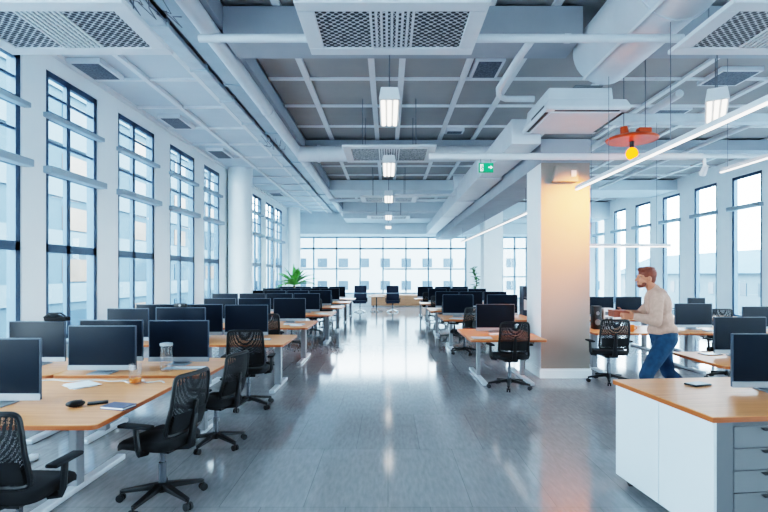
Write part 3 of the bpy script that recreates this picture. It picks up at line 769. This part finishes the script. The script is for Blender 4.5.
monitor(4.24, 6.16, DZ, 'dark monitor on the rounded corner desk, behind the counter monitor', 0, .63, 1.0)

# white counter with drawers
t = thing('storage_counter', 'white storage counter with oak top and grey drawers at lower right', 'cabinet', (1.985, 3.12, 0), .105)
W, D, H = 1.9, 1.09, .84
top = MB().box(-.02, W, -.02, D+.01, H-.006, H).build('counter_top', M['wood'], t, False)
MB().box(-.02, W, -.02, D+.01, H-.036, H-.0065).build('edge_band', M['wood_edge'], top, False)
MB().box(.02, W-.02, .02, D-.01, .07, H-.037).build('carcass', M['grey_panel'], t, False)
MB().box(0, .02, .0, D*.49, .07, H-.037).build('side_panel', M['white'], t, False, .002)
MB().box(0, .02, D*.494, D, .07, H-.037).build('side_panel', M['white'], t, False, .002)
MB().box(.02, .13, 0, .02, .07, H-.037).build('front_stile', M['grey_panel'], t, False, .002)
z1 = H-.065
for k in range(5):
    hgt = .137
    dr = MB().box(.137, .60, .002, .02, z1-hgt, z1-.006).build('drawer', M['drawer'], t, False, .003)
    MB().prism([(.31, .002, z1-.014), (.43, .002, z1-.014), (.41, .002, z1-.032), (.33, .002, z1-.032)], (0, -.018, 0)).build('handle', M['black'], dr, False, .003)
    dr = MB().box(.607, 1.07, .002, .02, z1-hgt, z1-.006).build('drawer', M['drawer'], t, False, .003)
    MB().prism([(.78, .002, z1-.014), (.90, .002, z1-.014), (.88, .002, z1-.032), (.80, .002, z1-.032)], (0, -.018, 0)).build('handle', M['black'], dr, False, .003)
    z1 -= hgt
for x in (.08, W-.1):
    for y in (.1, D-.09):
        MB().tube([(x-.02, y, .034), (x+.02, y, .034)], .034, 14).box(x-.025, x+.025, y-.03, y+.03, .06, .07).build('caster', M['black'], t)
monitor(2.88, 3.78, .84, 'large dark monitor on the white counter at the right edge', 0, .68, .90)
t = thing('mobile_phone', 'dark phone lying flat on the oak counter top', 'phone', (2.42, 4.0, .84), .35)
MB().box(-.085, .085, -.055, .055, 0, .014).build('phone_body', M['black'], t, True, .006)
MB().box(-.074, .066, -.046, .046, .0142, .0155).build('phone_screen', M['silver'], t, False)

# things on desks
z = DZ
t = thing('computer_mouse', 'black computer mouse beside the large monitor on the front left desk', 'mouse', (-2.32, 3.80, z), -1.0)
MB().ell((0, 0, .026), (.036, .066, .026)).build('mouse_body', M['black'], t)
MB().box(-.004, .004, .02, .045, .042, .052).build('scroll_wheel', M['grey_panel'], t, False, .002)
tag(MB().box(-.035, .035, -.07, .07, 0, .016).build('card_reader', M['black'], None, True, .007, loc=(-2.21, 3.90, z)), 'flat black gadget lying beside the mouse on the front left desk', 'gadget').rotation_euler = (0, 0, -1.1)
t = thing('notebook', 'small dark blue notebook on the front left desk', 'notebook', (-1.99, 3.78, z), -.25)
MB().box(-.1, .1, -.07, .07, 0, .006).box(-.1, .1, -.07, .07, .018, .022).build('cover', M['bluecover'], t, False, .001)
MB().box(-.096, .096, -.066, .066, .0062, .0178).build('pages', M['paper'], t, False)
def vessel(name, label, x, y, r, h, fill, z=DZ):
    t = thing(name, label, 'glass', (x, y, z))
    MB().lathe([(r*.86, 0), (r, .01), (r, h), (r-.004, h), (r-.004, .012)], (0, 0, 0), 20).build('glass_body', M['tumbler'], t)
    if fill: MB().lathe([(r*.82, .013), (r-.005, .016), (r-.005, fill)], (0, 0, 0), 20).build('drink', M['juice'], t)
    return t
vessel('drinking_glass', 'tumbler with orange drink at the back of the front left desk', -2.28, 4.62, .055, .18, .05)
t = vessel('glass_carafe', 'tall clear glass carafe in front of a dark monitor', -2.26, 5.22, .062, .26, 0)
MB().lathe([(.05, .26), (.062, .262), (.062, .285), (.03, .292)], (0, 0, 0), 20).build('lid', M['silver'], t)
def keyboard(x, y, z, rz, label):
    t = thing('keyboard', label, 'keyboard', (x, y, z), rz, 'pale slim keyboards')
    MB().box(-.21, .21, -.06, .06, 0, .012).build('key_tray', M['silver'], t, False, .004)
    b = MB()
    for r in range(5):
        for q in range(14): b.box(-.2+.0287*q, -.176+.0287*q, -.052+.021*r, -.035+.021*r, .012, .017)
    b.build('keys', M['paper'], t, False); return t
keyboard(-2.12, 5.36, z, .05, 'pale keyboard below the monitor behind the carafe')
keyboard(-1.98, 7.72, z, .1, 'pale keyboard on the third left desk by the back-turned chair')
keyboard(1.86, 8.4, z, .0, 'pale keyboard on the desk against the square column')
keyboard(-1.85, 10.1, z, .1, 'pale keyboard at the aisle end of the fourth left desk row')
keyboard(5.72, 8.95, z, .1, 'pale keyboard on the desk right of the standing man')
def papers(x, y, z, rz, label, n=4, s=1):
    t = thing('paper_stack', label, 'paper', (x, y, z), rz, 'loose white papers')
    for k in range(n):
        o = MB().box(-.105*s, .105*s, -.148*s, .148*s, .0025*k, .0025*k+.002).build('sheet', M['paper'], t, False)
        o.rotation_euler = (0, 0, random.uniform(-.25, .25)); o.location = (random.uniform(-.02, .02), random.uniform(-.02, .02), 0)
    return t
papers(-2.72, 4.55, z, .9, 'white papers at the back edge of the front left desk', 5, .9)
papers(1.46, 7.98, z, 1.45, 'white papers on the desk against the square column')
papers(-1.8, 9.95, z, .2, 'white papers at the aisle end of the fourth left desk row')
papers(1.55, 11.5, z, 1.2, 'white papers on the second right desk row')
papers(-1.7, 13.0, z, .8, 'white papers on the fifth left desk row')
# white cables in the gap between the first two benches
for k, lab in enumerate(('long white cable along the back edge of the front left desk', 'short white cable looping beside the orange drink')):
    b = MB(); x0 = -3.2 if k == 0 else -2.45; n = 12; L = .95 if k == 0 else .42
    b.tube([(x0+L*i/n, 4.72+.035*math.sin(i*1.3+k)-.05*k, z+.0065) for i in range(n+1)], .006, 6)
    tag(b.build('cable', M['cable']), lab, 'cable')
# black bag and webcam resting on monitors
t = thing('shoulder_bag', 'folded black bag resting on top of a monitor by the left windows', 'bag', (-3.63, 5.62, DZ+.477))
MB().grid(lambda u, v: (-.13+.26*u, -.05+.1*v, .035+.03*math.sin(PI*u)*math.sin(PI*v)+.02*math.sin(5*u)), 8, 6).box(-.12, .12, -.05, .05, -.0, .045).build('bag_body', M['black_soft'], t, True, .01)
MB().tube([(-.12, -.04, .04), (-.05, -.055, .085), (.07, -.055, .09), (.12, -.04, .05)], .01, 8).build('strap', M['black'], t)
t = thing('webcam', 'small black webcam clipped on a monitor of the third left row', 'webcam', (-2.99, 7.385, DZ+.513))
MB().box(-.09, .09, -.03, .03, 0, .06).build('camera_body', M['black'], t, True, .012)
MB().tube([(0, -.03, .03), (0, -.036, .03)], .018, 12).build('lens', M['silver'], t)

t = thing('desktop_speaker', 'black upright speaker on the desk right of the square column', 'speaker', (3.78, 9.3, DZ))
MB().box(-.075, .075, -.08, .08, 0, .42).build('cabinet', M['black'], t, True, .01)
for zc, r in ((.13, .055), (.29, .035)): MB().tube([(0, -.08, zc), (0, -.09, zc)], [r, r*.8], 16).build('cone', M['grey_panel'], t)
t = thing('desk_organizer', 'white box with slots beside the black speaker, right of the column', 'box', (3.98, 9.3, DZ))
MB().box(-.09, .09, -.08, .08, 0, .38).build('box_body', M['paper'], t, False, .008)
for k in range(3):
    for q in range(2): MB().box(-.07+.075*q, -.01+.075*q, -.084, -.0805, .06+.1*k, .12+.1*k).build('slot', M['grey_panel'], t, False)
t = thing('cup', 'orange cup on the desk right of the square column', 'cup', (4.21, 8.85, DZ))
MB().lathe([(.03, 0), (.045, .02), (.05, .12), (.046, .12), (.04, .02)], (0, 0, 0), 18).build('cup_body', M['orangecup'], t)
MB().tube([(.048, 0, .095), (.08, 0, .09), (.085, 0, .05), (.046, 0, .035)], .007, 8).build('handle', M['orangecup'], t)
t = thing('tablet', 'dark tablet lying on the rounded corner desk', 'tablet', (3.98, 6.32, DZ), .2)
MB().box(-.11, .11, -.08, .08, 0, .009).build('tablet_body', M['black'], t, False, .003)
MB().box(-.1, .1, -.07, .07, .0092, .0102).build('tablet_screen', M['screen'], t, False)

# dark shelf unit between the column and the rear desks
t = thing('shelf_unit', 'tall dark shelf with white files seen left of the square column', 'shelf', (3.62, 13.15, 0))
b = MB().box(-.2, -.18, -.18, .18, 0, 1.42).box(.28, .3, -.18, .18, 0, 1.42).box(-.2, .3, .16, .18, 0, 1.42)
b.build('carcass', M['shell'], t, False)
for zz in (.04, .42, .8, 1.12, 1.4): MB().box(-.18, .28, -.18, .16, zz-.01, zz+.01).build('shelf', M['shell'], t, False)
for k in range(6):
    f = MB().box(0, .05, -.14, .1, 0, .26-.02*(k % 3)).build('binder', M['paper'], None, False, .003, loc=(3.46+.058*k, 13.15, .811))
    tag(f, ['first', 'second', 'third', 'fourth', 'fifth', 'sixth'][k]+' white binder from the left on the dark shelf', 'binder', 'white binders on the dark shelf')

# ------------------------------------------------------------------ plants
t = thing('potted_palm', 'bright green potted palm behind the left monitors', 'plant', (-3.64, 19.86, 0))
MB().lathe([(.16, 0), (.21, .45), (.23, .48), (.19, .48), (.18, .42)], (0, 0, 0), 24).build('pot', M['pot'], t)
MB().lathe([(.17, .40), (.175, .43)], (0, 0, 0), 20).build('soil', M['soil'], t)
MB().tube([(0, 0, .42), (.02, 0, .8), (0, .02, 1.3)], [.05, .045, .04], 10).build('stem', M['stem'], t)
def frond(b, base, az, el, L, w, droop):
    d = Vector((math.cos(az)*math.cos(el), math.sin(az)*math.cos(el), math.sin(el))); s = Vector((-math.sin(az), math.cos(az), 0))
    def fn(u, v):
        p = Vector(base)+d*L*v+Vector((0, 0, -droop*v*v*L)); ww = w*math.sin(PI*(.08+.92*v)**.7)*(1-.2*v)
        return p+s*ww*(u-.5)+Vector((0, 0, abs(u-.5)*ww*.5))
    b.grid(fn, 2, 7)
for k in range(46):
    b = MB(); frond(b, (0, .02, 1.3), 2.4*k, math.radians(16+66*((k*7) % 46)/46), random.uniform(.9, 1.25), random.uniform(.13, .19), random.uniform(.2, .5))
    b.build('frond', M['leaf'], t)
t = thing('potted_rubber_plant', 'leaning dark green leafy plant beside the far white column', 'plant', (3.95, 23.2, 0))
MB().lathe([(.16, 0), (.2, .42), (.22, .45), (.18, .45), (.17, .4)], (0, 0, 0), 24).build('pot', M['pot'], t)
MB().lathe([(.16, .37), (.165, .4)], (0, 0, 0), 20).build('soil', M['soil'], t)
pts = [(0, 0, .38), (-.02, 0, .9), (.08, 0, 1.35), (-.02, 0, 1.7), (-.12, 0, 2.0)]
MB().tube(pts, [.035, .03, .026, .02, .014], 8).build('stem', M['stem'], t)
for k in range(30):
    q = .15+.85*k/29; i = min(3, int(q*4)); p = Vector(pts[i]).lerp(Vector(pts[i+1]), q*4-i)
    b = MB(); frond(b, p, 2.4*k+random.uniform(-.3, .3), random.uniform(.1, .9), random.uniform(.3, .46), random.uniform(.12, .17), .3)
    b.build('leaf', M['leaf_dark'], t)

# ------------------------------------------------------------------ man carrying a small box
def remesh(b, name, m, parent, voxel=.012, smooth=4):
    o = b.build(name, m, None)
    r = o.modifiers.new('r', 'REMESH'); r.mode = 'VOXEL'; r.voxel_size = voxel
    s = o.modifiers.new('s', 'SMOOTH'); s.factor = .5; s.iterations = smooth
    dg = bpy.context.evaluated_depsgraph_get(); dg.update()
    me = bpy.data.meshes.new_from_object(o.evaluated_get(dg)); me.name = name
    me.polygons.foreach_set('use_smooth', [True]*len(me.polygons))
    bpy.data.objects.remove(o)
    n = bpy.data.objects.new(name, me); col.objects.link(n); n.parent = parent
    if not me.materials: me.materials.append(m)
    return n
PX, PY = 3.20, 6.10
def P(x, y, z): return Vector((x-PX, y-PY, z))
person = thing('person', 'man in cream sweater and jeans leaning left, holding a brown box', 'person', (PX, PY, 0))
pelvis, chest, neck, head = P(3.27, 6.1, 1.0), P(3.215, 6.1, 1.36), P(3.15, 6.1, 1.53), P(3.07, 6.1, 1.665)
sh = {-1: P(3.11, 5.93, 1.46), 1: P(3.31, 6.24, 1.46)}
el = {-1: P(3.07, 5.86, 1.17), 1: P(3.12, 6.34, 1.20)}
wr = {-1: P(2.88, 5.96, 1.215), 1: P(2.87, 6.22, 1.235)}
hip = {-1: P(3.27, 6.0, .95), 1: P(3.28, 6.2, .95)}
kn = {-1: P(3.01, 5.98, .53), 1: P(3.40, 6.22, .52)}
an = {-1: P(3.10, 5.97, .10), 1: P(3.72, 6.22, .20)}
RT = Euler((0, 0, math.radians(-32))).to_matrix() @ Euler((0, math.radians(-16), 0)).to_matrix()
b = MB()
b.ell(pelvis, (.13, .175, .13)).ell(chest, (.125, .19, .19), R=RT).ell(P(3.245, 6.1, 1.17), (.11, .165, .16), R=RT).ell(P(3.19, 6.1, 1.46), (.09, .17, .075), R=RT)
b.limb([P(3.185, 6.1, 1.47), neck, P(3.11, 6.1, 1.60)], [.075, .06, .058])
# head: skull, jaw, nose, brow, ears, facing -X
RH = Euler((0, math.radians(-8), 0)).to_matrix()
b.ell(head+Vector((.012, 0, .02)), (.10, .078, .105), R=RH).ell(head+Vector((-.04, 0, -.045)), (.058, .058, .072)).ell(head+Vector((-.062, 0, -.085)), (.032, .04, .028))
b.tube([head+Vector((-.088, 0, .01)), head+Vector((-.112, 0, -.028))], [.011, .019], 8).ell(head+Vector((-.115, 0, -.03)), (.014, .017, .012))
b.ell(head+Vector((-.078, 0, .025)), (.018, .055, .011)).ell(head+Vector((-.092, 0, -.062)), (.012, .025, .007)).ell(head+Vector((-.09, 0, -.075)), (.011, .021, .007))
for s in (-1, 1): b.ell(head+Vector((.008, s*.08, -.008)), (.02, .011, .032))
for s in (-1, 1):
    b.limb([sh[s], el[s], wr[s]], [.058, .043, .029])
    b.limb([hip[s], kn[s], an[s]], [.092, .06, .042])
    f0 = an[s]; toe = Vector((-.17, 0, -.055)) if s < 0 else Vector((-.13, 0, -.115))
    b.limb([f0+Vector((.03, 0, -.045)), f0+toe*.6, f0+toe], [.036, .034, .026])
    # palm and fingers curled round the box
    d = Vector((-1, .15*(-s)*-1*0, .06)).normalized(); pc = wr[s]+d*.055
    inn = Vector((0, -s, 0))
    b.ell(wr[s]+d*.05, (.052, .018, .038))
    for k in range(4):
        zz = .03-.02*k; Lf = (.036, .041, .038, .029)[k]
        p0 = wr[s]+d*.09+Vector((0, 0, zz)); p1 = p0+d*Lf+inn*.006; p2 = p1+d*Lf*.55+inn*.022; p3 = p2+inn*.026+d*.004
        b.limb([p0, p1, p2, p3], [.0098, .0092, .0086, .0076], 8)
    p0 = wr[s]+d*.03+Vector((0, 0, .03)); p1 = p0+Vector((-.03, 0, .03))+inn*.012; p2 = p1+Vector((-.03, 0, .008))+inn*.02
    b.limb([p0, p1, p2], [.012, .0105, .009], 8)
body = remesh(b, 'body', M['skin'], person, .0055, 3)
for s in (-1, 1):
    e = MB().ell(head+Vector((-.084, s*.03, .006)), .007, 10, 7).build('eye', M['eyewhite'], person)
    MB().ell(head+Vector((-.088, s*.03, .006)), .005, 8, 6).build('iris', M['black'], e)
# sweater
b = MB()
b.ell(chest, (.15, .205, .20), R=RT).ell(P(3.245, 6.1, 1.17), (.145, .19, .17), R=RT).ell(P(3.205, 6.1, 1.45), (.118, .195, .10), R=RT).ell(P(3.272, 6.1, 1.06), (.155, .195, .085))
b.lathe([(.165, 1.0), (.165, 1.08)], P(3.27, 6.1, 0), 24)
b.limb([P(3.19, 6.1, 1.47), P(3.165, 6.1, 1.525)], [.09, .074])
for s in (-1, 1):
    b.limb([sh[s]+Vector((0, 0, -.005)), el[s], wr[s].lerp(el[s], .06)], [.077, .066, .047])
    b.limb([sh[s].lerp(chest, .35), sh[s]], [.09, .075])
sw = remesh(b, 'sweater', M['sweater'], person, .012, 4)
q = MB()
for s in (-1, 1):
    a_ = wr[s].lerp(el[s], .12); q.tube([a_, a_.lerp(wr[s], .8)], [.046, .043], 14)
q.build('cuff', M['sweater'], sw)
# jeans
b = MB().ell(pelvis+Vector((.012, 0, -.02)), (.152, .186, .13))
for s in (-1, 1):
    b.limb([hip[s]+Vector((.01, 0, 0)), hip[s].lerp(kn[s], .5), kn[s], kn[s].lerp(an[s], .45)+Vector((.012, 0, 0)), an[s].lerp(kn[s], .08)], [.112, .098, .078, .072, .062])
remesh(b, 'jeans', M['jeans'], person, .012, 4)
for s in (-1, 1):
    toe = Vector((-.17, 0, -.055)) if s < 0 else Vector((-.13, 0, -.115))
    f0 = an[s]; b = MB().limb([f0+Vector((.03, 0, -.04)), f0+toe*.55+Vector((0, 0, .004)), f0+toe], [.046, .043, .036]).limb([f0, f0+Vector((.01, 0, -.03))], [.05, .048])
    shoe = remesh(b, 'shoe', M['shoe'], person, .009, 2)
# hair, beard
b = MB()
b.ell(head+Vector((.022, 0, .042)), (.108, .086, .098), R=RH).ell(head+Vector((-.035, 0, .098)), (.058, .068, .034)).ell(head+Vector((.06, 0, -.01)), (.055, .074, .07))
for k in range(16):
    a = 2*PI*k/16; b.ell(head+Vector((.01+.07*math.cos(a), .055*math.sin(a), .112)), (.026, .024, .018))
hr = remesh(b, 'hair', M['hair'], person, .008, 2)
b = MB().ell(head+Vector((-.064, 0, -.092)), (.036, .047, .028)).ell(head+Vector((-.04, .046, -.07)), (.028, .014, .03)).ell(head+Vector((-.04, -.046, -.07)), (.028, .014, .03)).ell(head+Vector((-.092, 0, -.05)), (.012, .026, .006))
remesh(b, 'beard', M['hair'], person, .006, 2)
# the box between his hands
t = thing('wooden_box', 'small reddish brown box held between the hands of the man', 'box', (2.745, 6.09, 1.205))
MB().box(-.09, .09, -.085, .085, 0, .062).build('box_body', M['redbox'], t, False, .004)
MB().box(-.094, .094, -.089, .089, .0625, .08).build('lid', M['redbox'], t, False, .004)

# ------------------------------------------------------------------ outside
struct(MB().box(-80, 120, -60, 160, -9.2, -9).build('street_ground', M['ground'], None, False))
def block(name, label, loc, rz, L, depth, z0, z1, storey, bay, ww, wh, wallm, warm=0, bands=True, roof=None, zs=None):
    """building with its facade along local +X at y=0, looking to -Y"""
    t = thing(name, label, 'building', loc, rz)
    MB().box(0, L, .0, depth, z0, z1).build('wall', M[wallm], t, False)
    zw = z0; z0 = z0 if zs is None else zs; nz = int((z1-z0)/storey+.01); nx = int(L/bay)
    if bands:
        for i in range(nz): MB().box(0, L, -.12, 0, z0+storey*i, z0+storey*i+storey-wh-.55).build('spandrel_band', M['facade_white'], t, False)
    cnt = 0
    for i in range(nz):
        for j in range(nx):
            x = bay*(j+.5); zb = z0+storey*i+storey-wh-.45
            if cnt >= 98: break
            cnt += 1
            w = MB().box(x-ww/2, x+ww/2, -.06, -.001, zb, zb+wh).build('window', M['farglass_warm' if random.random() < warm else 'farglass'], t, False)
    if roof: MB().prism([(0, -.6, z1), (0, depth+.6, z1), (0, depth/2, z1+roof)], (L, 0, 0)).build('roof', M['roof'], t, False)
    return t
block('office_block', 'pale office block with window bands seen through the left windows', (-17, 5, 0), PI/2, 56, 10, -9, 14, 2.75, 3.5, 2.1, 1.2, 'facade', .3, zs=-2.5)
block('town_house', 'long white house with blue roof seen through the right windows', (42, 95, 0), -PI/2, 90, 14, -9, 1.9, 3.4, 3.0, 1.1, 1.5, 'facade_white', 0, False, 3.2)
block('apartment_block', 'white apartment block with blue windows beyond the far glazing', (-26, 66, 0), 0, 56, 10, -10.2, 9, 2.9, 2.7, 1.25, 1.15, 'facade_far', 0, False)

# ------------------------------------------------------------------ light, sky, camera
w = bpy.data.worlds.new('World'); scene.world = w; w.use_nodes = True
nt = w.node_tree; bg = nt.nodes['Background']
tc = nt.nodes.new('ShaderNodeTexCoord'); sp = nt.nodes.new('ShaderNodeSeparateXYZ'); rp = nt.nodes.new('ShaderNodeValToRGB')
nt.links.new(tc.outputs['Generated'], sp.inputs[0]); nt.links.new(sp.outputs['Z'], rp.inputs[0])
rp.color_ramp.elements[0].color = (.74, .91, 1, 1); rp.color_ramp.elements[1].color = (.54, .80, 1, 1)
nt.links.new(rp.outputs[0], bg.inputs[0]); bg.inputs[1].default_value = 10

cam = bpy.data.cameras.new('camera'); cam.sensor_width = 36; cam.lens = 24
cam.shift_x = -4/768; cam.shift_y = 19/768; cam.clip_end = 500
co = bpy.data.objects.new('camera', cam); col.objects.link(co)
co.location = (0, 0, EYE); co.rotation_euler = (PI/2, 0, 0)
scene.camera = co
scene.view_settings.view_transform = 'Filmic'; scene.view_settings.look = 'High Contrast'
scene.view_settings.exposure = 0.95
scene.cycles.use_denoising = True
scene.cycles.max_bounces = 10; scene.cycles.diffuse_bounces = 5; scene.cycles.glossy_bounces = 4; scene.cycles.transparent_max_bounces = 16
scene.cycles.sample_clamp_indirect = 6
for o in bpy.data.objects:
    if '_used' in o: del o['_used']
for k, n in LABELS.items():
    if n > 1: print('DUPLICATE LABEL', n, k)
